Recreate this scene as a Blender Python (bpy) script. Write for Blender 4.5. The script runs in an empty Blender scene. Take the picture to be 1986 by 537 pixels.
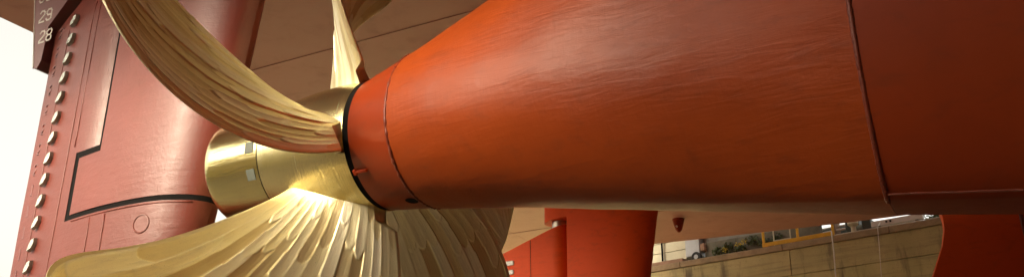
import bpy, bmesh, math, random
import numpy as np
from mathutils import Vector, Matrix, noise
random.seed(7)
R = math.radians
SC = bpy.context.scene
COL = SC.collection

# ------------------------------------------------------------------ camera, sky, sun, exposure
cam_d = bpy.data.cameras.new('camera'); cam = bpy.data.objects.new('camera', cam_d); COL.objects.link(cam)
cam_d.sensor_fit = 'HORIZONTAL'; cam_d.sensor_width = 36.0
cam_d.lens = 36.0 * 1907.0 / 1986.0
cam_d.clip_start = 0.05; cam_d.clip_end = 3000
_a, _p = R(61.6), R(21.5)
_fw = Vector((-math.cos(_a) * math.cos(_p), math.sin(_a) * math.cos(_p), math.sin(_p)))
cam.location = (0, 0, 1.6)
cam.rotation_euler = _fw.to_track_quat('-Z', 'Y').to_euler()
SC.camera = cam
_az, _el = R(77), R(22)
SUN_DIR = Vector((-math.cos(_az) * math.cos(_el), -math.sin(_az) * math.cos(_el), math.sin(_el)))   # towards the sun: near side and aft
world = bpy.data.worlds.new('World'); SC.world = world; world.use_nodes = True
wn = world.node_tree.nodes; wl = world.node_tree.links; wn.clear()
sky = wn.new('ShaderNodeTexSky'); sky.sky_type = 'NISHITA'; sky.sun_disc = False
sky.sun_elevation = math.asin(SUN_DIR.z); sky.sun_rotation = math.atan2(SUN_DIR.x, SUN_DIR.y)
sky.air_density = 0.7; sky.dust_density = 9.0; sky.ozone_density = 0.3
bg = wn.new('ShaderNodeBackground'); bg.inputs['Strength'].default_value = 0.15
wo = wn.new('ShaderNodeOutputWorld')
hs = wn.new('ShaderNodeHueSaturation'); hs.inputs['Saturation'].default_value = .3      # a pale hazy sky
wl.new(sky.outputs[0], hs.inputs['Color'])
tint = wn.new('ShaderNodeMix'); tint.data_type = 'RGBA'; tint.blend_type = 'MULTIPLY'; tint.inputs[0].default_value = 1; tint.inputs[7].default_value = (1, .93, .77, 1)
wl.new(hs.outputs[0], tint.inputs[6]); wl.new(tint.outputs[2], bg.inputs['Color']); wl.new(bg.outputs[0], wo.inputs['Surface'])
sun_d = bpy.data.lights.new('sun', 'SUN'); sun_d.energy = 1.05; sun_d.angle = R(8); sun_d.color = (1.0, 0.84, 0.60)
sun = bpy.data.objects.new('sun', sun_d); COL.objects.link(sun)
sun.rotation_euler = SUN_DIR.to_track_quat('Z', 'Y').to_euler(); sun.location = (-30, -20, 20)
SC.view_settings.view_transform = 'Standard'; SC.view_settings.look = 'None'
SC.view_settings.exposure = 2.2; SC.view_settings.gamma = 1.0

# ------------------------------------------------------------------ materials
class NT:
    def __init__(s, name):
        s.m = bpy.data.materials.new(name); s.m.use_nodes = True
        s.t = s.m.node_tree; s.b = s.t.nodes['Principled BSDF']
        s.co = s.t.nodes.new('ShaderNodeTexCoord').outputs['Object']
    def n(s, t, **k):
        o = s.t.nodes.new(t)
        for a, v in k.items():
            if hasattr(o, a): setattr(o, a, v)
            else: o.inputs[a.replace('_', ' ')].default_value = v
        return o
    def l(s, a, b): s.t.links.new(a, b)
    def mapped(s, scale=(1, 1, 1), rot=(0, 0, 0), loc=(0, 0, 0)):
        m = s.n('ShaderNodeMapping'); m.inputs['Scale'].default_value = scale
        m.inputs['Rotation'].default_value = rot; m.inputs['Location'].default_value = loc
        s.l(s.co, m.inputs[0]); return m.outputs[0]
    def noise(s, vec, scale, detail=4, rough=.55, dist=0):
        o = s.n('ShaderNodeTexNoise', Scale=scale, Detail=detail, Roughness=rough, Distortion=dist)
        s.l(vec, o.inputs['Vector']); return o.outputs['Fac']
    def ramp(s, fac, stops):
        o = s.n('ShaderNodeValToRGB'); e = o.color_ramp.elements
        while len(e) < len(stops): e.new(.5)
        for x, (p, c) in zip(e, stops):
            x.position = p; x.color = (c[0], c[1], c[2], 1) if hasattr(c, '__len__') else (c, c, c, 1)
        s.l(fac, o.inputs[0]); return o.outputs[0]
    def mix(s, fac, a, b, mode='MIX'):
        o = s.n('ShaderNodeMix', data_type='RGBA', blend_type=mode)
        for sock, v in ((o.inputs[0], fac), (o.inputs[6], a), (o.inputs[7], b)):
            if hasattr(v, 'links'): s.l(v, sock)
            elif hasattr(v, '__len__'): sock.default_value = (v[0], v[1], v[2], 1)
            else: sock.default_value = v
        return o.outputs[2]
    def math(s, op, a, b=0.0):
        o = s.n('ShaderNodeMath', operation=op)
        for sock, v in ((o.inputs[0], a), (o.inputs[1], b)):
            if hasattr(v, 'links'): s.l(v, sock)
            else: sock.default_value = v
        return o.outputs[0]
    def bump(s, h, strength, dist, normal=None):
        o = s.n('ShaderNodeBump', Strength=strength, Distance=dist); s.l(h, o.inputs['Height'])
        if normal is not None: s.l(normal, o.inputs['Normal'])
        return o.outputs[0]
    def set(s, col=None, rough=None, metal=None, normal=None, spec=None):
        for k, v in (('Base Color', col), ('Roughness', rough), ('Metallic', metal), ('Normal', normal), ('Specular IOR Level', spec)):
            if v is None: continue
            i = s.b.inputs[k]
            if hasattr(v, 'links'): s.l(v, i)
            elif hasattr(v, '__len__'): i.default_value = (v[0], v[1], v[2], 1)
            else: i.default_value = v
        return s.m

def hull_paint(name, c0, c1, rough=(.3, .5), brush=0.0, fine=.25, scale=1.0, dirt=(.10, .03, .015), spec=.5, coat=0.0):
    t = NT(name); v = t.co
    big = t.noise(v, .55 * scale, 5, .6); mid = t.noise(t.mapped((1, 1, 2.2)), 3.5 * scale, 6, .65, .4)
    col = t.mix(t.ramp(big, [(.3, 0), (.7, 1)]), c0, c1)
    col = t.mix(t.math('MULTIPLY', t.ramp(mid, [(.52, 0), (.8, 1)]), .35), col, dirt)
    spots = t.noise(v, 26 * scale, 3, .7)
    col = t.mix(t.math('MULTIPLY', t.ramp(spots, [(.66, 0), (.74, 1)]), .3), col, dirt)
    ro = t.math('ADD', t.math('MULTIPLY', mid, rough[1] - rough[0]), rough[0])
    nrm = t.bump(t.noise(v, 45, 4, .6), fine, .003)
    nrm = t.bump(t.noise(v, 7, 4, .6, .6), fine, .012, nrm)
    if brush:
        sw = t.noise(t.mapped((.8, 1.3, 5.5), (0, R(-9), 0)), 1.9, 7, .62, .7)
        msk = t.ramp(t.noise(t.mapped((.5, 1, 1)), .9, 3, .5), [(.36, .3), (.6, 1)])
        nrm = t.bump(t.math('MULTIPLY', sw, msk), brush, .045, nrm)
        sw2 = t.noise(t.mapped((5, 4, .7), (0, R(24), 0)), 3.5, 5, .6, .4)
        nrm = t.bump(sw2, brush * .5, .02, nrm)
    if coat: t.b.inputs['Coat Weight'].default_value = coat; t.b.inputs['Coat Roughness'].default_value = .22
    return t.set(col, ro, 0, nrm, spec)

RED = hull_paint('red_antifouling_paint', (.29, .046, .005), (.215, .032, .004), (.36, .52), brush=.24, fine=.05, spec=.25, dirt=(.09, .02, .008))
GUARD_RED = hull_paint('rope_guard_paint', (.24, .030, .005), (.19, .023, .004), (.3, .45), brush=.03, fine=.06, spec=.3)
RED_FLAT_SHADED = hull_paint('red_smooth_shaded_paint', (.22, .028, .004), (.17, .021, .0035), (.42, .56), brush=.06, fine=.10, spec=.16, dirt=(.09, .02, .008))  # smooth red, darkened for the shade falling under the hull
RUDDER_RED = hull_paint('rudder_red_paint', (.15, .027, .017), (.115, .021, .014), (.36, .52), brush=.12, fine=.35, spec=.42)
LIT_RED = hull_paint('lit_red_paint', (.64, .066, .005), (.55, .055, .005), (.5, .7), spec=.2, brush=.15, fine=.2)  # brightened copy of the red paint, sunlight put into its colour
HULL_BROWN = hull_paint('dull_red_bottom_paint', (.33, .125, .092), (.29, .108, .080), (.45, .65), brush=0, fine=.12, scale=.5)
WELD = hull_paint('weld_bead_paint', (.17, .022, .008), (.12, .018, .007), (.35, .55), brush=0, fine=1.0)
def plain(name, c, rough=.5, metal=0, var=.25, scale=6, bump=.15):
    t = NT(name); f = t.noise(t.co, scale, 5, .65)
    col = t.mix(t.ramp(f, [(.3, 0), (.75, 1)]), c, tuple(x * (1 - var) for x in c))
    return t.set(col, rough, metal, t.bump(t.noise(t.co, scale * 6, 4), bump, .006))
BLACK = plain('black_gap_fill', (.010, .009, .009), .95); BLACK.node_tree.nodes['Principled BSDF'].inputs['Specular IOR Level'].default_value = .08  # for the seal ring, and as painted shade in the rudder gap
DARK = plain('dark_recess', (.012, .010, .010), .95); DARK.node_tree.nodes['Principled BSDF'].inputs['Specular IOR Level'].default_value = .08
ZINC = plain('zinc_grey', (.44, .47, .44), .6, .2, .35, 9, .3)
WHITE_P = plain('white_marking_paint', (.56, .51, .47), .6, 0, .3, 14)
def brass(name, c0, c1, streak, rough=(.22, .42), bump=.3, mark=.35, flow=False, metal=1.0):
    t = NT(name)
    if flow:
        o_ = t.co; t.co = t.n('ShaderNodeTexCoord').outputs['UV']
    a = t.noise(t.mapped(streak), 1.0, 6, .65, .3)
    if flow: t.co = o_
    b = t.noise(t.co, 2.3, 5, .6)
    pit = t.noise(t.co, 60, 3, .6)
    col = t.mix(t.ramp(b, [(.3, 0), (.7, 1)]), c0, c1)
    col = t.mix(t.math('MULTIPLY', t.ramp(a, [(.5, 0), (.75, 1)]), mark), col, (.52, .45, .34))
    col = t.mix(t.math('MULTIPLY', t.ramp(pit, [(.62, 0), (.72, 1)]), .35), col, (.16, .11, .05))
    ro = t.math('ADD', t.math('MULTIPLY', a, rough[1] - rough[0]), rough[0])
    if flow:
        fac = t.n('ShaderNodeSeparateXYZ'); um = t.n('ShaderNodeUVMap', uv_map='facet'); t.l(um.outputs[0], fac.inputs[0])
        col = t.mix(t.ramp(fac.outputs[0], [(.45, 0), (.95, .75)]), col, (.93, .89, .76))  # facet tones differ in finish; varied reflections are painted in too
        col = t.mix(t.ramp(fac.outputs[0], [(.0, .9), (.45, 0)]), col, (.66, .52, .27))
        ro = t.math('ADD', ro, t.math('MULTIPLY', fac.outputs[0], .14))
    n = t.bump(a, bump, .01); n = t.bump(t.noise(t.co, 90, 3, .7), bump * .7, .003, n)
    return t.set(col, ro, metal, n)
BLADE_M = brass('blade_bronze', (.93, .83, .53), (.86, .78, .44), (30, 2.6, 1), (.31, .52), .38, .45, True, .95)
HUB_M = brass('polished_hub_bronze', (.93, .83, .45), (.88, .77, .40), (40, 2, 2), (.13, .34), .5)
CAP_M = brass('polished_cap_bronze', (.88, .79, .40), (.80, .72, .36), (3, 9, 26), (.09, .26), .3)
PATCH_M = plain('dull_grey_plate', (.10, .11, .09), .75, 0)
STEEL = plain('bare_steel', (.55, .50, .42), .28, 1.0, .4, 5)

def stone_mat():
    t = NT('weathered_dock_stone')
    big = t.noise(t.mapped((1, 1, .45)), .9, 6, .6, .3); fin = t.noise(t.co, 14, 6, .7)
    st = t.noise(t.mapped((2.2, 2.2, .35)), 1.0, 5, .6)
    lay = t.noise(t.mapped((.35, .35, 7)), 1.2, 5, .6)
    info = t.n('ShaderNodeObjectInfo')
    col = t.mix(t.ramp(big, [(.32, 0), (.68, 1)]), (.52, .43, .21), (.36, .32, .14))
    col = t.mix(t.math('MULTIPLY', t.ramp(lay, [(.5, 0), (.7, 1)]), .45), col, (.14, .115, .06))
    col = t.mix(t.math('MULTIPLY', t.ramp(st, [(.53, 0), (.66, 1)]), .85), col, (.06, .052, .036))
    col = t.mix(t.math('MULTIPLY', info.outputs['Random'], .25), col, (.34, .27, .16))
    col = t.mix(t.math('MULTIPLY', t.ramp(fin, [(.55, 0), (.7, 1)]), .4), col, (.11, .09, .05))
    n = t.bump(fin, .5, .02); n = t.bump(lay, .5, .05, n)
    return t.set(col, .85, 0, n)
STONE = stone_mat()
COPING = plain('coping_stone', (.36, .26, .15), .85, 0, .45, 2.5, .5)
KERB = plain('pinkish_kerb_stone', (.36, .22, .14), .85, 0, .35, 2.5, .4)
CONCRETE = plain('dock_floor_concrete', (.30, .25, .17), .85, 0, .4, .8, .4)
QUAYG = plain('quay_concrete', (.28, .26, .22), .85, 0, .4, .6, .4)
GREYC = plain('stained_grey_concrete', (.20, .19, .14), .85, 0, .6, 1.6, .5)
YELLOW = plain('yellow_paint', (.72, .40, .02), .5, 0, .3, 4, .15)
CREAM = plain('cream_cladding', (.60, .56, .40), .7, 0, .18, 2, .1)
GREYB = plain('grey_blue_metal', (.42, .44, .46), .5, .1, .25, 2, .1)
WHITE = plain('white_paint', (.75, .72, .66), .5, 0, .2, 3, .1)
ROPE = plain('white_rope', (.66, .60, .50), .8, 0, .3, 30, .4)
LEAF = plain('leaf_green', (.085, .11, .03), .7, 0, .5, 3, .2)
LEAF_Y = plain('yellow_flower', (.6, .46, .05), .7, 0, .3, 3, .2)
TRUNKM = plain('bark', (.09, .06, .04), .9, 0, .4, 8, .5)
DKGREEN = plain('dark_green_metal', (.05, .065, .05), .5, 0, .3, 3, .1)
RUBBER = plain('tyre_rubber', (.02, .02, .02), .8)

# ------------------------------------------------------------------ builders
def new_obj(name, verts, faces, mat, parent=None, smooth=False, base=(0, 0, 0), auto=None):
    me = bpy.data.meshes.new(name)
    bx, by, bz = parent.location if parent is not None and parent.parent is None else (ROOTLOC(parent) if parent is not None else base)
    vv = np.asarray(verts, float) - np.array([bx, by, bz])
    me.from_pydata(vv.tolist(), [], [tuple(int(i) for i in f) for f in faces]); me.update()
    bm = bmesh.new(); bm.from_mesh(me); bmesh.ops.recalc_face_normals(bm, faces=bm.faces); bm.to_mesh(me); bm.free()
    if smooth:
        for p in me.polygons: p.use_smooth = True
        if auto is not None: me.set_sharp_from_angle(angle=R(auto))
    me.materials.append(mat)
    o = bpy.data.objects.new(name, me); COL.objects.link(o)
    if parent is not None: o.parent = parent
    else: o.location = base
    return o
def ROOTLOC(o):
    x = Vector((0, 0, 0))
    while o is not None: x += o.location; o = o.parent
    return x
def tag(o, label=None, cat=None, group=None, kind=None):
    for k, v in (('label', label), ('category', cat), ('group', group), ('kind', kind)):
        if v: o[k] = v
    return o
def thing(name, loc, label, cat, group=None):
    o = bpy.data.objects.new(name, None); COL.objects.link(o); o.location = loc; o.empty_display_size = .3
    return tag(o, label, cat, group)
class MB:
    def __init__(s): s.v = []; s.f = []
    def add(s, v, f):
        k = len(s.v); s.v += [tuple(p) for p in v]; s.f += [tuple(i + k for i in q) for q in f]; return s
    def box(s, c, d, ux=(1, 0, 0), uz=(0, 0, 1), bev=0.0):
        ux = Vector(ux).normalized(); uz = Vector(uz).normalized(); uy = uz.cross(ux).normalized(); uz = ux.cross(uy)
        c = Vector(c); h = [x / 2 for x in d]
        if bev:
            bm = bmesh.new(); bmesh.ops.create_cube(bm, size=1)
            for v in bm.verts: v.co = Vector((v.co.x * d[0], v.co.y * d[1], v.co.z * d[2]))
            bmesh.ops.bevel(bm, geom=bm.edges[:], offset=bev, segments=1, affect='EDGES')
            bm.verts.index_update()
            vs = [c + ux * v.co.x + uy * v.co.y + uz * v.co.z for v in bm.verts]
            fs = [tuple(v.index for v in f.verts) for f in bm.faces]; bm.free(); return s.add(vs, fs)
        vs = [c + ux * (i * h[0]) + uy * (j * h[1]) + uz * (k * h[2]) for i in (-1, 1) for j in (-1, 1) for k in (-1, 1)]
        return s.add(vs, [(0, 1, 3, 2), (4, 6, 7, 5), (0, 4, 5, 1), (2, 3, 7, 6), (0, 2, 6, 4), (1, 5, 7, 3)])
    def tube(s, pts, r, n=8, caps=True):
        pts = [Vector(p) for p in pts]; rr = r if hasattr(r, '__len__') else [r] * len(pts); vs = []; fs = []
        up = None
        for i, p in enumerate(pts):
            d = (pts[min(i + 1, len(pts) - 1)] - pts[max(i - 1, 0)]).normalized()
            if up is None: up = Vector((0, 0, 1)) if abs(d.z) < .9 else Vector((1, 0, 0))
            a = d.cross(up).normalized(); b = a.cross(d).normalized(); up = b
            for k in range(n):
                t = 2 * math.pi * k / n; vs.append(p + a * (rr[i] * math.cos(t)) + b * (rr[i] * math.sin(t)))
        for i in range(len(pts) - 1):
            for k in range(n):
                q = (k + 1) % n; fs.append((i * n + k, i * n + q, (i + 1) * n + q, (i + 1) * n + k))
        if caps: fs += [tuple(range(n)), tuple(range((len(pts) - 1) * n, len(pts) * n))]
        return s.add(vs, fs)
    def prism(s, poly, y0, y1):       # polygon in (x, z) pushed along y
        n = len(poly); vs = [(x, y0, z) for x, z in poly] + [(x, y1, z) for x, z in poly]
        return s.add(vs, [tuple(range(n)), tuple(range(n, 2 * n))] + [(i, (i + 1) % n, n + (i + 1) % n, n + i) for i in range(n)])
    def build(s, name, mat, parent=None, smooth=False, auto=None, base=(0, 0, 0)):
        return new_obj(name, s.v, s.f, mat, parent, smooth, base, auto)
def wobble_tube(pts, r, n=8, amp=.3, seed=0, lump=9.0):
    rr = [r * (1 + amp * noise.noise(Vector((i * .73 + seed, seed * 1.7, i * .21)))) for i in range(len(pts))]
    pp = [Vector(p) + Vector((noise.noise(Vector((i * .5, seed, 3))), 0, noise.noise(Vector((i * .5, seed, 9))))) * r * amp for i, p in enumerate(pts)]
    return MB().tube(pp, rr, n)
GLYPH = {   # strokes on a 4 x 6 grid
    '0': [[(1, 0), (3, 0), (4, 1), (4, 5), (3, 6), (1, 6), (0, 5), (0, 1), (1, 0)]],
    '1': [[(1, 5), (2, 6), (2, 0)], [(1, 0), (3, 0)]],
    '2': [[(0, 5), (1, 6), (3, 6), (4, 5), (4, 4), (0, 1), (0, 0), (4, 0)]],
    '3': [[(0, 5), (1, 6), (3, 6), (4, 5), (4, 4), (3, 3), (1.5, 3)], [(3, 3), (4, 2), (4, 1), (3, 0), (1, 0), (0, 1)]],
    '4': [[(3, 0), (3, 6), (0, 2), (4, 2)]],
    '5': [[(4, 6), (0, 6), (0, 3.4), (3, 3.4), (4, 2.4), (4, 1), (3, 0), (1, 0), (0, 1)]],
    '6': [[(4, 5), (3, 6), (1, 6), (0, 5), (0, 1), (1, 0), (3, 0), (4, 1), (4, 2), (3, 3), (0, 3)]],
    '7': [[(0, 6), (4, 6), (1.5, 0)]],
    '8': [[(1, 3), (0, 4), (0, 5), (1, 6), (3, 6), (4, 5), (4, 4), (3, 3), (1, 3), (0, 2), (0, 1), (1, 0), (3, 0), (4, 1), (4, 2), (3, 3)]],
    '9': [[(0, 1), (1, 0), (3, 0), (4, 1), (4, 5), (3, 6), (1, 6), (0, 5), (0, 4), (1, 3), (4, 3)]],
}
def digits(txt, x, y, z, h, w, sw, depth, slant=0.0):
    """digits on a face turned to -Y; (x, z) is their lower left corner"""
    mb = MB(); k = 0
    adv = w * 1.45
    for i, ch in enumerate(txt):
        for st in GLYPH[ch]:
            for (a, b), (c, d) in zip(st[:-1], st[1:]):
                p = Vector((x + i * adv + a / 4 * w + slant * b / 6 * h, y, z + b / 6 * h)); q = Vector((x + i * adv + c / 4 * w + slant * d / 6 * h, y, z + d / 6 * h))
                dv = q - p; L = dv.length + sw * .8; k += 1
                mb.box((p + q) / 2 + Vector((0, -.0006 * (k % 5), 0)), (L, depth, sw), dv, dv.cross(Vector((0, -1, 0))))
    return mb

AY, AZ = 8.31, 5.55          # shaft line
HULL_Z = 10.6

# ------------------------------------------------------------------ the ship
ship = thing('ship', (0, 14.5, 0), 'red bottomed ship standing in the dry dock above propeller and rudders', 'ship')
def hull_shell():
    xs = [-16.45, -12, -9, -7, -6, -5, -4, -3, -2, -1, 0, 6, 14, 26, 45]
    ye = lambda x: float(np.interp(x, [-16.45, -9, -6, -3.4, -1.0, 6, 14], [-1.6, -2.0, -2.2, -2.4, -2.6, -3.0, -3.0]))   # the stern narrows aft; unseen near edge, set to shade the scene
    prof = [(0, 20), (0, 11.9), (.35, 11.1), (1.2, 10.63)] + [(y, 10.6) for y in np.linspace(4.2, 29, 12)] + [(31.0, 10.6), (31.3, 10.72), (31.45, 11.1), (31.45, 20)]
    yf = lambda x: float(np.interp(x, [-16.45, -11.5, -5, 6], [-1.1, .1, .6, .8]))
    v = []; f = []; n = len(prof)
    for x in xs:
        for j, (y, z) in enumerate(prof): v.append((x, y + ye(x) if j < 4 else (y + yf(x) if y > 30 else y), z))
    for i in range(len(xs) - 1):
        for j in range(n - 1): f.append((i * n + j, i * n + j + 1, (i + 1) * n + j + 1, (i + 1) * n + j))
    f.append(tuple(range(n))); f.append(tuple((len(xs) - 1) * n + j for j in range(n)))
    top = [0, n - 1, (len(xs) - 1) * n + n - 1, (len(xs) - 1) * n]; 
    for i in range(len(xs) - 1): f.append((i * n, (i + 1) * n, (i + 1) * n + n - 1, i * n + n - 1))
    return v, f
v, f = hull_shell()
hull = new_obj('hull_bottom', v, f, HULL_BROWN, ship, True, auto=40)
for y in (14.0, 24.6, 27.6):
    MB().tube([(x, y, HULL_Z) for x in np.linspace(-16.2, 24, 3)], .011, 6).build('weld_seam', WELD, hull)
for x, ya, yb in ((-14.9, 21, 29.6), (-12.6, 23, 29.6), (-6.2, 22, 29.6)):
    MB().tube([(x, y, HULL_Z + .004) for y in np.linspace(ya, yb, 3)], .009, 6).build('weld_seam', HULL_BROWN, hull)

# skeg: the long fairing that carries the shaft
ST = np.array([  # X, half width, top, bottom, lower exponent, upper exponent, flat half width
    (-6.07, .73, 6.28, 4.81, 2.0, 2.0, 0), (-5.52, .82, 6.47, 4.76, 2.0, 2.0, 0), (-5.0, .88, 6.69, 4.68, 1.95, 2.0, .02), (-4.4, .92, 6.95, 4.59, 1.9, 2.05, .03),
    (-3.6, .94, 7.45, 4.46, 1.85, 2.2, .05), (-2.6, .93, 8.4, 4.30, 1.75, 2.6, .09), (-1.6, .90, 10.0, 4.14, 1.65, 3.2, .15), (-.95, .88, 10.9, 4.04, 1.6, 3.6, .20),
    (1.0, .88, 10.9, 3.78, 1.6, 3.6, .24), (7.0, .9, 10.9, 3.1, 1.6, 3.6, .24)])
def sk(X):
    return [float(np.interp(X, ST[:, 0], ST[:, k])) for k in range(1, 7)]
def skeg_pt(X, t, off=0.0):
    """t: 0 top, pi/2 near side, pi bottom"""
    w, zt, zb, el, eu, fb = sk(X)
    def P(X, t):
        c, s = math.cos(t), math.sin(t)
        if c >= 0: z = AZ + (zt - AZ) * c ** (2 / eu); y = w * abs(s) ** (2 / eu)
        else: z = AZ - (AZ - zb) * (-c) ** (2 / el); y = fb + (w - fb) * abs(s) ** (2 / el)
        return Vector((X, AY - math.copysign(y, s), z))
    p = P(X, t)
    if off:
        e = .004; a = P(X, t + e) - P(X, t - e); w2, zt2, zb2, el, eu, fb = sk(X)
        b = skeg_pt(X + .05, t) - skeg_pt(X - .05, t)
        nn = b.cross(a).normalized()
        if nn.y * math.sin(t) > 0 and abs(nn.y) > .1: nn = -nn
        elif abs(nn.y) <= .1 and nn.z * math.cos(t) < 0: nn = -nn
        p = p + nn * off
    return p
def skeg_part(name, x0, x1, nx, mat, lumps):
    NTt = 128; xs = np.linspace(x0, x1, nx); v = []; f = []
    for X in xs:
        for k in range(NTt):
            p = skeg_pt(X, 2 * math.pi * (k + .5) / NTt)
            if lumps:
                d = Vector((0, p.y - AY, p.z - AZ)).normalized()
                g = noise.noise(Vector((p.x * .9, p.y * 1.1, p.z * 1.6))) * .012 + noise.noise(Vector((p.x * 2.6 + 5, p.y * 2.5, p.z * 4.5))) * .006
                p = p + d * g * lumps
            v.append(p)
    for i in range(nx - 1):
        for k in range(NTt):
            q = (k + 1) % NTt; f.append((i * NTt + k, i * NTt + q, (i + 1) * NTt + q, (i + 1) * NTt + k))
    f += [tuple(range(NTt)), tuple((nx - 1) * NTt + k for k in range(NTt))]
    return new_obj(name, v, f, mat, ship, True, auto=50)
skeg = skeg_part('shaft_skeg', -5.52, -.93, 90, RED, 1.0)
guard = skeg_part('rope_guard', -6.06, -5.525, 14, GUARD_RED, 0.0)
side = skeg_part('skeg_side_plating', -.925, 7, 40, RED_FLAT_SHADED, .4)
tag(side, 'smooth plating forward of the thick weld, shade put into its darker red')
bead = wobble_tube([skeg_pt(-5.522, t, -.002) for t in np.linspace(.02, 2 * math.pi, 260)], .017, 8, .7, 3).build('weld_bead', WELD, skeg, True)
wobble_tube([skeg_pt(-.93, t, .0) for t in np.linspace(1.0, math.pi, 220)], .021, 10, .28, 11).build('weld_bead', WELD, skeg, True)
wobble_tube([skeg_pt(x, math.pi * .9999 - .0, .0) + Vector((0, -sk(x)[5], .004)) for x in np.linspace(-.9, 5, 80)], .008, 6, .5, 5).build('weld_bead', WELD, side, True)
# seam ring (black) between hub and rope guard
def ring(x0, x1, r0, r1, n=96):
    v = []; f = []
    for (x, r) in ((x0, r1), (x1, r1), (x1, r0), (x0, r0)):
        for k in range(n):
            t = 2 * math.pi * k / n; v.append((x, AY + r * math.sin(t), AZ + r * math.cos(t)))
    for a in range(4):
        b = (a + 1) % 4
        for k in range(n):
            q = (k + 1) % n; f.append((a * n + k, a * n + q, b * n + q, b * n + k))
    return v, f
v, f = ring(-6.128, -6.056, .5, .727)
new_obj('seal_ring', v, f, BLACK, guard, True, auto=40)
# drain hole, lug, small pads on the rope guard
def on_skeg(X, t, shape, name, mat, par):
    p = skeg_pt(X, t); e = (skeg_pt(X + .03, t) - skeg_pt(X - .03, t)).normalized(); g = (skeg_pt(X, t + .02) - skeg_pt(X, t - .02)).normalized()
    nrm = e.cross(g).normalized()
    if nrm.dot(p - Vector((p.x, AY, AZ))) < 0: nrm = -nrm
    mb = MB(); shape(mb, p, e, g, nrm); return mb.build(name, mat, par, True, auto=35)
def hole(mb, p, e, g, nrm):
    n = 24; vs = []
    for r, d in ((.062, .003), (.052, .006), (.045, .004)):
        for k in range(n):
            t = 2 * math.pi * k / n; vs.append(p + e * (r * 1.25 * math.cos(t)) + g * (r * math.sin(t)) + nrm * d)
    fs = [(a * n + k, a * n + (k + 1) % n, (a + 1) * n + (k + 1) % n, (a + 1) * n + k) for a in range(2) for k in range(n)] + [tuple(2 * n + k for k in range(n))]
    mb.add(vs, fs)
def find_t(X, z):
    return min(np.linspace(math.pi / 2, math.pi, 400), key=lambda t: abs(skeg_pt(X, t).z - z))
on_skeg(-5.61, 2.96, hole, 'drain_hole', DARK, guard)
def lug(mb, p, e, g, nrm):
    mb.box(p + nrm * .02 + e * .02, (.15, .03, .04), e, nrm, .006); mb.box(p + nrm * .022 - e * .07, (.04, .06, .04), e, nrm, .006)
on_skeg(-5.98, find_t(-5.98, 5.05), lug, 'locking_lug', LIT_RED, guard)
on_skeg(-5.98, .35, lug, 'locking_lug', LIT_RED, guard)

# rudder shapes --------------------------------------------------------------
def foil_h(x, xle, xte, hmax):
    c = (xle - x) / (xle - xte); c = min(max(c, 0.0), 1.0)
    t = 5 * 2 * hmax * (.2969 * math.sqrt(c) - .126 * c - .3516 * c * c + .2843 * c ** 3 - .1015 * c ** 4)
    return max(t * 1.0, .004) + .035 * min(1, c * 8)
def foil_piece(name, parent, mat, y0, mask, xlim, zlim, xle, xte, hmax, nx, nz, taper=None, extra_x=(), extra_z=(), lumps=0.0):
    xs = sorted(set([round(x, 4) for x in np.linspace(xlim[0], xlim[1], nx)] + list(extra_x)))
    zs = sorted(set([round(z, 4) for z in np.linspace(zlim[0], zlim[1], nz)] + list(extra_z)))
    idx = {}; v = []; f = []
    def vid(i, j, s):
        k = (i, j, s)
        if k not in idx:
            z = zs[j]; u = (xs[i] - xlim[0]) / (xlim[1] - xlim[0]); L, T = xle(z), xte(z)
            x = T + (L - T) * (1 - (1 - u) ** 1.0) if False else xs[i]
            x = min(max(x, T), L)
            h = foil_h(x, L, T, hmax)
            if taper: h *= taper(x, z)
            if lumps: h += lumps * noise.noise(Vector((x * 1.7, s * 3.0, z * 1.7)))
            idx[k] = len(v); v.append((x, y0 - s * h, z))
        return idx[k]
    ok = [[mask((xs[i] + xs[i + 1]) / 2, (zs[j] + zs[j + 1]) / 2) for j in range(len(zs) - 1)] for i in range(len(xs) - 1)]
    I, J = len(xs) - 1, len(zs) - 1
    for i in range(I):
        for j in range(J):
            if not ok[i][j]: continue
            for s in (1, -1): f.append((vid(i, j, s), vid(i + 1, j, s), vid(i + 1, j + 1, s), vid(i, j + 1, s)))
            for di, dj, a, b in ((-1, 0, (i, j), (i, j + 1)), (1, 0, (i + 1, j), (i + 1, j + 1)), (0, -1, (i, j), (i + 1, j)), (0, 1, (i, j + 1), (i + 1, j + 1))):
                p, q = i + di, j + dj
                if not (0 <= p < I and 0 <= q < J and ok[p][q]):
                    f.append((vid(*a, 1), vid(*b, 1), vid(*b, -1), vid(*a, -1)))
    return new_obj(name, v, f, mat, parent, True, auto=38)
NLE = lambda z: -8.68 + (z - 4.96) * .155
def NTE(z): return -12.2 if z < 8.42 else -12.2 + (z - 8.42) * 1.05
near_horn_mask = lambda x, z: (x > -10.30 and z > 5.32) or (x > -10.78 and 5.32 < z < 6.10)
near_flap_mask = lambda x, z: (z < 5.25) or (x < -10.88 and z < 6.2) or (x < -10.36 and z >= 6.2)
def flap_taper(x, z):
    if z > 6.15 and x > -10.95:
        u = min(1.0, (x + 10.95) / .6); return max(math.sqrt(max(1 - u * u, 0)) * .65 + .35, .05)
    return 1.0
horn = foil_piece('rudder_horn', ship, RUDDER_RED, AY, near_horn_mask, (-10.8, -7.5), (5.32, 10.58), NLE, NTE, .42, 60, 60, None, (-10.30, -10.78), (5.32, 6.10), .006)
gap_mask = lambda x, z: (not near_horn_mask(x, z)) and ((-10.88 < x and 5.25 < z < 6.2) or (x > -10.88 and 5.25 < z < 5.32) or (-10.36 < x <= -10.30 and z >= 6.1))
foil_piece('gap_shade', horn, BLACK, AY, gap_mask, (-10.9, -7.9), (5.25, 9.8), NLE, NTE, .42, 40, 40, lambda x, z: .965, (-10.88, -10.78, -10.36, -10.30), (5.32, 6.10, 6.2))  # black filler stands in for the shade inside the open gap
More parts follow.
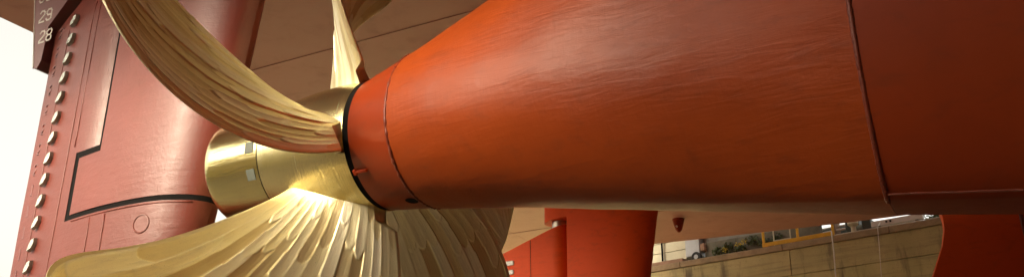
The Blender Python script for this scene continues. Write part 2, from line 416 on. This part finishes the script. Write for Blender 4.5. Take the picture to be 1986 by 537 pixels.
# stern fin with the draft marks
mb = MB(); mb.prism([(-12.40, 7.85), (-12.33, 7.83), (-12.26, 7.95), (-12.24, 8.50), (-11.72, 9.05), (-10.9, 9.5), (-10.9, 10.57), (-13.05, 10.57)], AY - .16, AY + .16)
SHADED_RED = hull_paint('shaded_red_paint', (.15, .045, .045), (.12, .038, .04), (.4, .6), 0, .15)  # same red bottom paint, with shade and glare put into its colour
fin = mb.build('stern_fin', SHADED_RED, ship)
for txt, z in (('28', 8.26), ('29', 8.62), ('30', 8.98), ('31', 9.34)):
    x = -12.45 - (z - 8.26) * .245 + .06
    digits(txt, x, AY - .162, z, .185, .105, .026, .006).build('draft_mark', WHITE_P, fin)
MB().tube([(-12.405, AY - .16, 7.85), (-13.05, AY - .16, 10.57)], .012, 6).build('edge_bead', WHITE_P, fin)

# near rudder ---------------------------------------------------------------------
rud = thing('rudder', (-10.5, AY, 2.0), 'large pinkish red rudder with zinc anodes behind the bronze propeller', 'rudder')
def top_z(x): return 8.42 + max(0, (x + 12.2)) / 1.05
flap = foil_piece('rudder_blade', rud, RUDDER_RED, AY, lambda x, z: near_flap_mask(x, z) and z < 9.9, (-12.2, -7.9), (2.0, 9.9), NLE, NTE, .42, 76, 84, flap_taper, (-10.88, -10.36), (5.25, 6.2), .006)
def rud_y(x, z): return AY - foil_h(x, NLE(z), NTE(z), .42)
# seam lines welded along the rudder
for xa, xb, za, zb in ((-11.75, -11.75, 2.2, 8.6), (-11.10, -11.10, 2.2, 8.9), (-10.95, -10.95, 6.3, 9.3), (-10.28, -10.28, 2.2, 5.2), (-9.98, -9.98, 2.2, 5.2)):
    MB().tube([(xa + (xb - xa) * u, rud_y(xa, za + (zb - za) * u) - .001, za + (zb - za) * u) for u in np.linspace(0, 1, 20)], .009, 6).build('weld_seam', RUDDER_RED, rud, True)
MB().tube([(x, rud_y(x, 5.235) + .002, 5.225) for x in np.linspace(-10.7, -8.75, 30)], .012, 6).build('weld_seam', RUDDER_RED, rud, True)
# plug
mb = MB(); n = 28; vs = []
for r, d in ((.125, .0), (.118, .012), (.105, .013), (.10, .004)):
    for k in range(n):
        t = 2 * math.pi * k / n; x = -9.33 + r * math.cos(t); z = 4.98 + r * math.sin(t); vs.append((x, rud_y(x, z) - d, z))
fs = [(a * n + k, a * n + (k + 1) % n, (a + 1) * n + (k + 1) % n, (a + 1) * n + k) for a in range(3) for k in range(n)] + [tuple(3 * n + k for k in range(n))]
mb.add(vs, fs); mb.build('access_plug', RUDDER_RED, rud, True, 40)
def anode_mb(x, y, z, s=1.0, sx=1.0):
    o = [(-.145, -.15), (-.03, -.12), (.085, .03), (.085, .165), (.0, .155), (-.06, .03)]
    o = [(-.13, -.15), (.0, -.10), (.085, .04), (.075, .17), (-.03, .13), (-.10, -.02)]
    a = [(x + p * s * sx, y, z + q * s) for p, q in o]; b = [(x + p * s * sx * .86, y - .10 * s, z + q * s * .86) for p, q in o]; n = 6
    return MB().add(a + b, [tuple(range(n)), tuple(range(n, 2 * n))] + [(i, (i + 1) % n, n + (i + 1) % n, n + i) for i in range(n)])
for i in range(19):
    z = 8.40 - i * .304; x = -11.57
    anode_mb(x, rud_y(x, z) - .004, z, .58).build('zinc_anode', ZINC, rud)
for i in range(14):
    z = 8.28 - i * .304
    if z < 3.9: break
    x = -12.03
    digits(str(27 - i), x, rud_y(x, z) - .004, z, .15, .075, .016, .022).build('draft_mark', SHADED_RED, rud)  # rudder's own paint; the darker tone stands in for shadow lines

# far horn, far rudder ----------------------------------------------------------------
FY = 22.3
FLE = lambda z: -8.22 + (z - 7.3) * .17 + max(0, (z - 8.75)) ** 2 * .35
FTE = lambda z: -12.6
far_horn = foil_piece('rudder_horn', ship, LIT_RED, FY, lambda x, z: x > -10.22 or z > 8.95, (-11.05, -7.0), (5.0, 10.58), FLE, FTE, .50, 60, 40,
                      lambda x, z: 1.0 + max(0, z - 9.3) * .25 if x > -10.5 else math.sqrt(max(.02, 1 - ((-10.5 - x) / .56) ** 2)), (-10.22,), (8.95,))
tag(far_horn, 'deep red rudder horn on the far side, flaring into the hull bottom')
fr = thing('rudder', (-11.2, FY, 4.0), 'red rudder on far side brightened with painted sunlight, hanging on a bare steel stock', 'rudder')
def far_top(x): return 8.86 + (x + 10.24) * .29 * 1.0
v = []; f = []
xs = list(np.linspace(-13.4, -10.30, 26))
for x in xs:
    h = .06 + .38 * ((x + 13.4) / 3.1) ** .8
    h *= math.sqrt(max(.12, 1 - max(0, (x + 10.62) / .34) ** 2))
    for s in (-1, 1):
        v += [(x, FY + s * h, 4.0), (x, FY + s * h, far_top(x) - .02)]
for i in range(len(xs) - 1):
    a = i * 4; b = a + 4
    f += [(a, b, b + 1, a + 1), (a + 2, a + 3, b + 3, b + 2), (a + 1, b + 1, b + 3, a + 3), (a, a + 2, b + 2, b)]
f += [(0, 1, 3, 2), tuple((len(xs) - 1) * 4 + k for k in (0, 2, 3, 1))]
new_obj('rudder_blade', v, f, LIT_RED, fr, True, auto=35)
MB().tube([(-10.60, FY - .05, 8.3), (-10.60, FY - .05, 9.3)], .22, 28).build('rudder_stock', STEEL, fr, True, 40)
MB().tube([(-11.33, FY - .335, 4.1), (-11.33, FY - .335, 8.50)], .010, 6).build('weld_seam', WELD, fr, True)
for i in range(7):
    MB().box((-11.98, FY - .27, 7.98 - i * .24), (.26, .09, .12), (1, 0, 0), (0, 0, 1), .015).build('zinc_anode', WHITE, fr)
# padeye cone under the hull
mb = MB(); mb.tube([(-9.56, 28.7, 10.62), (-9.56, 28.7, 10.45), (-9.56, 28.7, 10.25), (-9.56, 28.7, 10.18)], [.20, .16, .10, .04], 16)
pad = mb.build('lifting_lug', RED_FLAT_SHADED, ship, True, 40)
MB().tube([(-9.56, 28.55, 10.33), (-9.56, 28.50, 10.33)], .03, 10).build('lug_hole', WHITE_P, pad)

# centreline skeg (between the two shafts), concave after edge -----------------------------
CY_ = 14.6
prof = [(-1.45, 2.2), (-1.40, 4.2), (-1.31, 4.6), (-1.19, 4.87), (-1.06, 5.15), (-1.005, 5.36), (-1.0, 5.52), (-1.03, 5.70), (-1.12, 6.0), (-1.35, 6.6), (-1.8, 7.5), (-2.6, 8.6), (-3.8, 9.8), (-5.0, 10.57)]
def fin_body(x_of, x1, hw, name, mat):
    v = []; f = []; m = []
    for k, (x, z) in enumerate(prof):
        x0 = x_of(x); row = []
        for (u, w) in ((0, .25), (.012, .75), (.045, 1), (1, 1.0)):
            row.append((x0 + (x1 - x0) * u, w))
        ring_ = [(a, CY_ - .5 - hw * b + .5, z) for a, b in row] + [(a, CY_ + hw * b, z) for a, b in reversed(row)]
        v += ring_; m.append(len(ring_))
    n = m[0]
    for k in range(len(prof) - 1):
        for j in range(n):
            q = (j + 1) % n; f.append((k * n + j, k * n + q, (k + 1) * n + q, (k + 1) * n + j))
    f += [tuple(range(n)), tuple((len(prof) - 1) * n + j for j in range(n))]
    return new_obj(name, v, f, mat, ship, True, auto=35)
cs = fin_body(lambda x: x, -.02, .42, 'centre_skeg', LIT_RED)
cs2 = MB().box((3.5, CY_, 6.4), (7.0, .80, 8.3)).build('centre_skeg', LIT_RED, ship)
wobble_tube([(-.01, CY_ - .42, z) for z in np.linspace(3, 10.4, 60)], .022, 8, .4, 2).build('weld_bead', WELD, cs, True)

# ------------------------------------------------------------------ propeller
prop = thing('propeller', (-6.9, AY, AZ), 'five bladed bronze ship propeller with ground fluted blades on its hub', 'propeller')
def lathe(prof, n=96):
    v = []; f = []
    for x, r in prof:
        for k in range(n):
            t = 2 * math.pi * k / n; v.append((x, AY + r * math.sin(t), AZ + r * math.cos(t)))
    for a in range(len(prof) - 1):
        for k in range(n):
            q = (k + 1) % n; f.append((a * n + k, a * n + q, (a + 1) * n + q, (a + 1) * n + k))
    f += [tuple(range(n)), tuple((len(prof) - 1) * n + k for k in range(n))]
    return v, f
v, f = lathe([(-6.126, .70), (-6.128, .738), (-6.25, .742), (-6.5, .745), (-6.8, .735), (-7.05, .71), (-7.25, .68), (-7.37, .66), (-7.375, .64)])
hub = new_obj('hub', v, f, HUB_M, prop, True, auto=50)
v, f = lathe([(-7.378, .62), (-7.385, .66), (-7.6, .658), (-7.9, .65), (-8.10, .64), (-8.17, .632), (-8.20, .615), (-8.21, .58), (-8.212, .3)])
cap = new_obj('hub_cap', v, f, CAP_M, prop, True, auto=50)
v, f = ring(-7.384, -7.366, .5, .652); new_obj('joint_ring', v, f, DARK, prop, True, auto=40)
def cap_patch(x0, x1, t0, t1, r):
    v = []; f = []; nx, nt = 4, 6
    for lay in (-.004, .007):
        for i in range(nx):
            for j in range(nt):
                t = t0 + (t1 - t0) * j / (nt - 1); v.append((x0 + (x1 - x0) * i / (nx - 1), AY - (r + lay) * math.sin(t), AZ + (r + lay) * math.cos(t)))
    for L in range(2):
        for i in range(nx - 1):
            for j in range(nt - 1):
                a = L * nx * nt + i * nt + j; f.append((a, a + 1, a + nt + 1, a + nt))
    B = [(i, 0) for i in range(nx)] + [(nx - 1, j) for j in range(1, nt)] + [(i, nt - 1) for i in range(nx - 2, -1, -1)] + [(0, j) for j in range(nt - 2, 0, -1)]
    ii = [i * nt + j for i, j in B]; N = nx * nt
    for a, b in zip(ii, ii[1:] + ii[:1]): f.append((a, b, b + N, a + N))
    return v, f
for t0 in (R(85), R(112)):
    v, f = cap_patch(-7.545, -7.43, t0, t0 + R(11), .660); new_obj('cover_plate', v, f, PATCH_M, cap, True, auto=40)

BASE = np.array([1.5545, -0.1466, -0.1712, -0.1139, 0.4141, 0.5505, -0.8446, 2., -6.5136, -0.4999, 0.087, 7.2078, 1.8259, 3.9092, 0.2214, 0.8752])
UPPER = np.array([1.6142, -0.0565, -0.191, -0.1003, 0.3612, 0.3059, -0.9856, 2., -6.3197, -0.6188, 0.0337, 7.1244, 1.8691, 3.9092, 0.1759, 0.8235])
LOWER = np.array([1.5434, -0.0958, -0.1612, -0.1085, 0.4381, 0.5504, -0.827, 2., -6.5265, -0.5187, 0.0576, 7.2305, 1.8325, 3.9092, 0.188, 0.8853])
def build_blade(q, ang, seed):
    rg = np.random.default_rng(seed)
    m0, m1, m2, m3, b0, b1, b2, qq, x0, x1, x2, P0, P1, RR, x3, b3 = q
    nr, ns = 250, 220
    t = np.linspace(-.055, 1, nr); t = np.where(t > .9, .9 + (t - .9) * 1.0, t)
    t = 1 - (1 - (t + .055) / 1.055) ** 1.15; t = t * 1.055 - .055
    s = np.sin(np.linspace(-1, 1, ns) * np.pi / 2 * .985) / math.sin(np.pi / 2 * .985)
    s = .5 * s + .5 * np.linspace(-1, 1, ns)
    T, S = np.meshgrid(t, s, indexing='ij')
    r = .72 + (RR - .72) * T
    m = m0 + m1 * T + m2 * T ** 2 + m3 * T ** 3
    Tc = np.clip(T, 0, 1)
    hw = (b0 + b1 * T + b2 * T ** 2 + b3 * T ** 3) * np.sqrt(np.clip(1 - Tc ** qq, 0.0004, 1))
    P = (P0 + P1 * T) / (2 * np.pi)
    ph = m + S * hw + ang
    X = x0 + x1 * T + x2 * T ** 2 + x3 * T ** 3 + P * S * hw
    M = np.stack([X, AY - r * np.sin(ph), AZ + r * np.cos(ph)], -1)
    dr = np.gradient(M, axis=0); ds = np.gradient(M, axis=1)
    N = np.cross(dr, ds); N /= np.linalg.norm(N, axis=-1, keepdims=True) + 1e-12
    if (N[nr // 3, ns // 2, 0]) < 0: N = -N            # towards the ship (forward)
    chord = np.clip(1 - S ** 2, 0, 1) ** .6
    th = (.115 * (1 - Tc) ** 1.2 + .022) * chord + .006 + .13 * np.exp(-np.clip(T, 0, 1) * (RR - .72) / .15) * (chord ** .5)
    # ground flutes: concave bands that run out along the blade, broken into overlapping lengths
    arc = S * hw * r * 1.35
    facet = []
    def flutes(sd, amp):
        rr = np.random.default_rng(sd); wv = .135
        warp = .05 * np.sin(r * 2.1 + sd) + .02 * np.sin(r * 5.3 + arc * 3)
        u = (S + warp * .12 + .04 * np.sin(S * 5 + sd)) * 8.0 + 40.0; gi = np.floor(u).astype(int); fr_ = u - gi
        jit = rr.random(120); ln = .55 + .6 * rr.random(120); ph_ = rr.random(120) * 2
        g = np.clip(gi, 0, 119)
        lu = (r + .10 * (2 * fr_ - 1) ** 2) / ln[g] + ph_[g]; li = np.floor(lu).astype(int); lf = lu - li
        dep = rr.random((120, 60)); dd = dep[g, np.clip(li, 0, 59)]
        sh = (np.clip(fr_, 0, 1) - (.35 + .3 * jit[g])); prof = sh * (jit[g] - .5) * 2.2 + sh * sh * 1.2
        h = prof + (lf ** 2) * .6 * dd + dd * .9
        # soften over neighbours
        for _ in range(1):
            h = (4 * h + np.roll(h, 1, 0) + np.roll(h, -1, 0)) / 6
        fade = np.clip((T - .0) / .09, 0, 1) * np.clip((1 - T) / .05, 0, 1)
        if sd % 7 == 1: facet.append(dd)
        return amp * h * fade * np.clip((1 - np.abs(S)) / .04, .25, 1)
    hF = flutes(seed * 7 + 1, .012); hA = flutes(seed * 7 + 2, .012)
    F_ = M + N * (th * .5 + hF)[..., None]; A_ = M - N * (th * .5 + hA)[..., None]
    V = np.concatenate([F_.reshape(-1, 3), A_.reshape(-1, 3)]); k = nr * ns
    rv = np.hypot(V[:, 1] - AY, V[:, 2] - AZ)                      # roots end on the hub, short of the seal ring
    V[:, 0] = np.minimum(V[:, 0], -6.145 + np.clip(rv - .88, 0, 9) * 1.3)
    idx = np.arange(k).reshape(nr, ns)
    qf = np.stack([idx[:-1, :-1], idx[1:, :-1], idx[1:, 1:], idx[:-1, 1:]], -1).reshape(-1, 4)
    qa = qf[:, ::-1] + k
    loop = np.concatenate([idx[:, 0], idx[-1, 1:], idx[-2::-1, -1], idx[0, -2:0:-1]]); nx_ = np.roll(loop, -1)
    qe = np.stack([loop, nx_, nx_ + k, loop + k], -1)
    fcs = np.concatenate([qf, qa, qe])
    o = new_obj('blade', V, fcs, BLADE_M, prop, True, auto=60)
    uv = o.data.uv_layers.new(name='flow'); li = np.empty(len(o.data.loops), np.int32); o.data.loops.foreach_get('vertex_index', li)
    fu = np.stack([S.ravel() + seed * 3.1, r.ravel()], -1); fu = np.concatenate([fu, fu + 7.7])
    uv.data.foreach_set('uv', fu[li].astype(np.float32).ravel())
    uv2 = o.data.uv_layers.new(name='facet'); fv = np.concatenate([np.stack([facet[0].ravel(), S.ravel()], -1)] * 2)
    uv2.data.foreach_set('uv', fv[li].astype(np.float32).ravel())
    return o
two = 2 * math.pi / 5
build_blade(UPPER, 0.0, 1)
build_blade(LOWER, two + .0507, 2)
build_blade(BASE, 2 * two + .1006, 3)
build_blade(BASE, 3 * two - .1869, 4)
build_blade(BASE, 4 * two - .0629, 5)

# ------------------------------------------------------------------ dock: far wall and what stands on the quay
W0 = Vector((-13.3, 35.7, 0)); WU = Vector((10.87, -1.7, 0)).normalized(); WN = Vector((WU.y, -WU.x, 0))
ZT = 11.04
def W(u, off, z): return W0 + WU * u - WN * off + Vector((0, 0, z))
wall = thing('dock_wall', tuple(W(0, 0, 0)), 'weathered stone wall of dry dock in large courses, under the far side', 'dock wall')
rs = random.Random(4)
def block(u0, u1, z0, z1, depth, proud, mat, name):
    mb = MB(); mb.box(W((u0 + u1) / 2, depth / 2 - proud, (z0 + z1) / 2), (u1 - u0 - .014, depth, z1 - z0 - .016), WU, (0, 0, 1), .018)
    return mb.build(name, mat, wall)
cj = [-34, -22, -12.5, -8.2, -4.0, 1.48, 5.6, 9.4, 13.1, 17.0, 22, 34]
for a, b in zip(cj[:-1], cj[1:]): block(a, b, 10.80, ZT, 1.6, .05 + rs.uniform(-.006, .006), COPING, 'coping_stone')
z = 10.80; jo = [5.84, 4.55, 8.1, 3.2, 6.6, 2.0, 7.1, 4.2, 5.5, 3.0, 6.0]
for c, hgt in enumerate((.935, .98, 1.0, 1.02, 1.0, 1.0, 1.0, 1.05, 1.0, .95, .865)):
    off = jo[c % len(jo)]; L = 7.9 if c else 9.4
    us = [off + L * k for k in range(-5, 5)]
    for a, b in zip(us[:-1], us[1:]):
        if b < -34 or a > 34: continue
        block(a, b, z - hgt, z, 1.2, rs.uniform(-.012, .012), STONE, 'stone_block')
    z -= hgt
MB().box(W(0, 1.9, 5.35), (70, 1.2, 10.6), WU).build('wall_core', GREYC, wall)

near = thing('dock_wall', (10, -8, 0), 'unseen stone wall of the dry dock behind the camera on the near side', 'dock wall')  # out of view; near side of the dock, also placed for its shade
for zz in range(11):
    for xx in range(-8, 8):
        MB().box((-9.5 + 5.5 + xx * 11, -8.6, zz + .5), (10.98, 1.2, .985), bev=.02).build('stone_block', STONE, near)
blocker = thing('sun_blocker', (20, -12, 11), 'unseen long grey block added above the dock wall to shade the skeg', 'shed')  # added out of view to keep the sun off the forward skeg
MB().box((22.0, -14.3, 14.5), (60, 8, 7), bev=.05).build('wall', GREYB, blocker); MB().box((22.0, -14.3, 18.1), (60.6, 8.6, .2)).build('roof', GREYC, blocker)  # wall and roof are only the two boxes of the added blocker
qn = MB().box((0, -30, 10.4), (260, 42.6, 1.2)).build('quay', QUAYG); tag(qn, kind='structure')
# setting: dock floor and quay
floor = MB().box((0, 12, -.5), (260, 50, 1.0)).build('dock_floor', CONCRETE); tag(floor, kind='structure')
mb = MB(); v = [W(-70, 1.5, 10.97), W(90, 1.5, 10.97), W(90, 160, 11.2), W(-70, 160, 11.2)]
mb.add(v + [p - Vector((0, 0, .4)) for p in v], [(0, 1, 2, 3), (4, 7, 6, 5), (0, 4, 5, 1), (1, 5, 6, 2), (2, 6, 7, 3), (3, 7, 4, 0)])
tag(mb.build('quay', QUAYG), kind='structure')

# kerb step on the quay edge
k = MB(); k.box(W(-4.2, .42, 11.135), (11.4, .5, .19), WU, (0, 0, 1), .02)
tag(k.build('kerb_stone', KERB, base=tuple(W(-4.2, .42, 11.04))), 'pinkish stone step on the coping in front of cream cladded shed', 'kerb')
# cream shed
s = thing('shed', tuple(W(-2.5, 3.2, 11)), 'cream cladded shed behind the dock coping beside the grey cabinet', 'shed')
for i in range(7):
    MB().box(W(-2.2, 3.0, 11.25 + i * .40), (6.7, 3.6, .38), WU, (0, 0, 1), .01).build('cladding_panel', CREAM, s)
MB().box(W(-2.2, 3.0, 12.6), (6.60, 3.50, 3.2), WU).build('frame', GREYC, s)
MB().tube([W(.13, 1.1, 11.0), W(.13, 1.1, 13.6)], .04, 8).build('downpipe', DARK, s)
MB().box(W(-2.2, 3.0, 14.25), (7.1, 4.0, .12), WU).build('roof', GREYB, s)
# grey cabinet on a small wheel
c = thing('equipment_cabinet', tuple(W(1.45, 1.0, 11)), 'small grey blue cabinet trailer with a wheel at the end of stained wall', 'cabinet')
MB().box(W(1.50, 1.45, 11.95), (.62, .8, .95), WU, (0, 0, 1), .02).build('body', GREYB, c)
MB().box(W(1.62, 1.40, 12.47), (1.15, 1.1, .07), WU, (0, 0, 1), .01).build('lid', WHITE, c)  # white lid puts the lit top edge into its colour
MB().box(W(1.93, 1.3, 11.78), (.2, .5, .3), WU, (0, 0, 1), .03).build('pump', KERB, c)
w = MB(); w.tube([W(1.72, .95, 11.38) - WN * -.07, W(1.72, .95, 11.38) - WN * .07], .2, 18); wh = w.build('wheel', RUBBER, c, True, 40)
w = MB(); w.tube([W(1.72, .95, 11.38) + WN * .085, W(1.72, .95, 11.38) + WN * .02], .09, 14); w.build('rim', GREYB, wh, True, 40)
# stained low wall with ivy
lw = thing('low_wall', tuple(W(3.6, 1.4, 11)), 'long stained grey concrete wall with weeds behind the coping', 'wall')
for a, b in ((1.95, 3.3), (3.3, 4.9), (4.9, 6.6)):
    MB().box(W((a + b) / 2, 1.35, 11.45), (b - a - .012, .3, 1.0), WU, (0, 0, 1), .012).build('concrete_panel', GREYC, lw)
MB().box(W(4.3, 1.5, 12.25), (4.9, .35, .56), WU, (0, 0, 1), .02).build('upper_band', plain('grey_band', (.27, .27, .24), .8, 0, .4, 1.5), lw)
def leaf_cloud(name, centres, mat, count, size, base, parent=None, seed=1):
    rr = random.Random(seed); v = []; f = []
    for _ in range(count):
        cx, rad = rr.choice(centres); d = Vector((rr.gauss(0, 1), rr.gauss(0, 1), rr.gauss(0, 1))).normalized() * (rr.random() ** .4)
        p = Vector(cx) + Vector((d.x * rad[0], d.y * rad[1], d.z * rad[2]))
        a = Vector((rr.gauss(0, 1), rr.gauss(0, 1), rr.gauss(0, 1))).normalized(); b = a.cross(Vector((rr.gauss(0, 1), rr.gauss(0, 1), rr.gauss(0, 1)))).normalized()
        sz = size * rr.uniform(.6, 1.4); k = len(v)
        v += [p - a * sz, p + b * sz * .5, p + a * sz, p - b * sz * .5]; f.append((k, k + 1, k + 2, k + 3))
    o = new_obj(name, v, f, mat, parent, False, base); o['kind'] = 'stuff'; return o
iv = thing('weed_clump', tuple(W(3.4, 1.1, 11)), 'weeds with yellow flowers growing along the stained low wall', 'plant')
leaf_cloud('foliage', [(tuple(W(u, 1.12, zz)), (.3, .12, .22)) for u, zz in ((2.6, 11.5), (3.0, 11.6), (3.5, 11.4), (4.0, 11.7), (4.5, 11.5), (5.0, 11.6))], LEAF, 900, .05, (0, 0, 0), iv, 3)
leaf_cloud('flowers', [(tuple(W(u, 1.02, zz)), (.16, .06, .10)) for u, zz in ((3.45, 11.62), (3.7, 11.66), (2.9, 11.5))], LEAF_Y, 130, .035, (0, 0, 0), iv, 4)
# yellow guard rail
g = thing('guard_rail', tuple(W(6.1, .15, ZT)), 'yellow steel guard rail with toe board on the dock coping', 'guard rail')
for u in (4.84, 6.14, 7.42):
    MB().box(W(u, .16, ZT + .55), (.085, .07, 1.1), WU, (0, 0, 1), .01).build('post', YELLOW, g)
    MB().box(W(u + .05, .22, ZT + .03), (.20, .16, .05), WU, (0, 0, 1), .008).build('foot_plate', YELLOW, g)
MB().box(W(6.13, .10, ZT + .115), (2.66, .03, .15), WU, (0, 0, 1), .006).build('toe_board', YELLOW, g)
MB().tube([W(4.80, .16, ZT + 1.06), W(7.46, .16, ZT + 1.06)], .03, 8).build('top_rail', YELLOW, g, True, 40)
# pale frame behind the rail
pf = thing('pipe_stand', tuple(W(5.3, .8, ZT)), 'thin cream pipe stand set just behind the yellow rail', 'pipe stand')
for u in (4.98, 5.62): MB().tube([W(u, .8, 11.0), W(u, .8, 11.95)], .025, 8).build('upright', CREAM, pf, True, 40)
for zz in (11.45, 11.93): MB().tube([W(4.98, .8, zz), W(5.62, .8, zz)], .02, 8).build('crossbar', CREAM, pf, True, 40)
# pipework behind
pw = thing('pipe_rack', tuple(W(7.0, 2.2, 11)), 'low rack of white pipes on the quay behind the yellow rail', 'pipe rack')
for q, (zz, o) in enumerate(((11.75, 2.0), (11.98, 2.3), (12.15, 2.0))):
    MB().tube([W(5.5, o, zz), W(7.9, o, zz + .05)], .045, 8).build('pipe', WHITE, pw, True, 40)
for u in (5.8, 6.9, 7.8): MB().box(W(u, 2.15, 11.55), (.08, .6, 1.2), WU).build('support', KERB, pw)
MB().box(W(6.7, 3.0, 11.6), (2.6, .6, 1.0), WU, (0, 0, 1), .03).build('trough', DKGREEN, pw)
# bollard with a pale head
b = thing('mooring_bollard', tuple(W(8.0, .9, 11)), 'pale capped mooring bollard on the quay right of the yellow rail', 'bollard')
MB().tube([W(7.92, .9, 11.0), W(7.92, .9, 11.5), W(7.92, .9, 11.56)], [.10, .09, .09], 14).build('post', CREAM, b, True, 40)
MB().tube([W(7.92, .9, 11.5), W(7.92, .9, 11.58), W(7.92, .9, 11.72), W(7.92, .9, 11.76)], [.12, .19, .19, .12], 16).build('cap', CREAM, b, True, 40)
# dark winch
wi = thing('winch', tuple(W(8.35, 1.2, 11)), 'dark green winch box on the quay beside the pale bollard', 'winch')
MB().box(W(7.75, 1.6, 11.45), (.5, .6, .9), WU, (0, 0, 1), .03).build('housing', DKGREEN, wi)
MB().box(W(8.33, 1.3, 11.4), (.32, .5, .72), WU, (0, 0, 1), .03).build('housing', DKGREEN, wi)
MB().tube([W(7.9, 1.4, 11.5), W(8.3, 1.4, 11.5)], .17, 16).build('drum', GREYC, wi, True, 40)
# white beam
bm_ = thing('white_beam', tuple(W(9.5, .9, 11.2)), 'long white steel beam lying on trestles along the coping', 'beam')
MB().box(W(9.42, 1.0, 11.46), (1.75, .22, .2), WU, (0, 0, 1), .01).build('beam', WHITE, bm_)
for u in (8.8, 10.1): MB().box(W(u, 1.0, 11.17), (.1, .3, .37), WU).build('trestle', GREYC, bm_)
for u in (9.08, 9.22): MB().tube([W(u, .86, 11.47), W(u, .92, 11.47)], .035, 10).build('bolt_hole', DARK, bm_)
# shrubs far behind
def shrub(u, off, h, wd, seed, label):
    s_ = thing('shrub', tuple(W(u, off, 11.0)), label, 'shrub', 'shrubs on the quay')
    rr = random.Random(seed)
    for k_ in range(3):
        a = W(u + rr.uniform(-.1, .1), off, 11.0); MB().tube([a, a + Vector((rr.uniform(-.2, .2), 0, h * .5)), a + Vector((rr.uniform(-.5, .5) * wd, rr.uniform(-.2, .2), h * .85))], [.05, .035, .015], 6).build('stem', TRUNKM, s_, True)
    cs_ = [(tuple(W(u + rr.uniform(-.5, .5) * wd, off + rr.uniform(-.3, .3), 11.0 + h * rr.uniform(.4, .85))), (wd * .33, .35, h * .26)) for _ in range(9)]
    leaf_cloud('crown', cs_, LEAF, 1600, .07, (0, 0, 0), s_, seed)
shrub(10.5, 4.2, 1.55, 1.6, 21, 'dark green shrub at the end of the white beam')
shrub(6.2, 5.0, 1.75, 1.8, 22, 'dark green shrub behind the pipe rack')
shrub(8.35, 5.0, 1.5, .9, 23, 'narrow green shrub behind the winch')
# ropes
def rope(name, pts, r, label):
    o = MB().tube(pts, r, 7).build(name, ROPE, None, True, base=tuple(pts[0]))
    return tag(o, label, 'rope')
rope('mooring_rope', [W(7.43, -.02, 11.2), W(7.45, -.09, 11.04), W(7.52, -.3, 10.4), W(7.62, -.7, 9.5), W(7.9, -1.6, 7.6), W(8.3, -3.0, 4.6)], .022, 'thicker white rope hanging down the dock wall from the yellow rail')
rope('mooring_rope', [W(9.04, .3, 11.3), W(9.04, -.08, 11.06), W(9.05, -.25, 10.3), W(9.06, -.5, 9.3), W(9.1, -1.0, 7.0), W(9.2, -1.8, 4.0)], .013, 'thin white rope hanging down the wall below the white beam')
rope('coping_line', [W(7.5, .0, ZT + .012), W(8.4, -.02, ZT + .016), W(9.6, -.01, ZT + .014), W(10.8, -.02, ZT + .016), W(14, .0, ZT + .014)], .014, 'thin white line lying along the edge of the coping')  # pale line along the coping edge
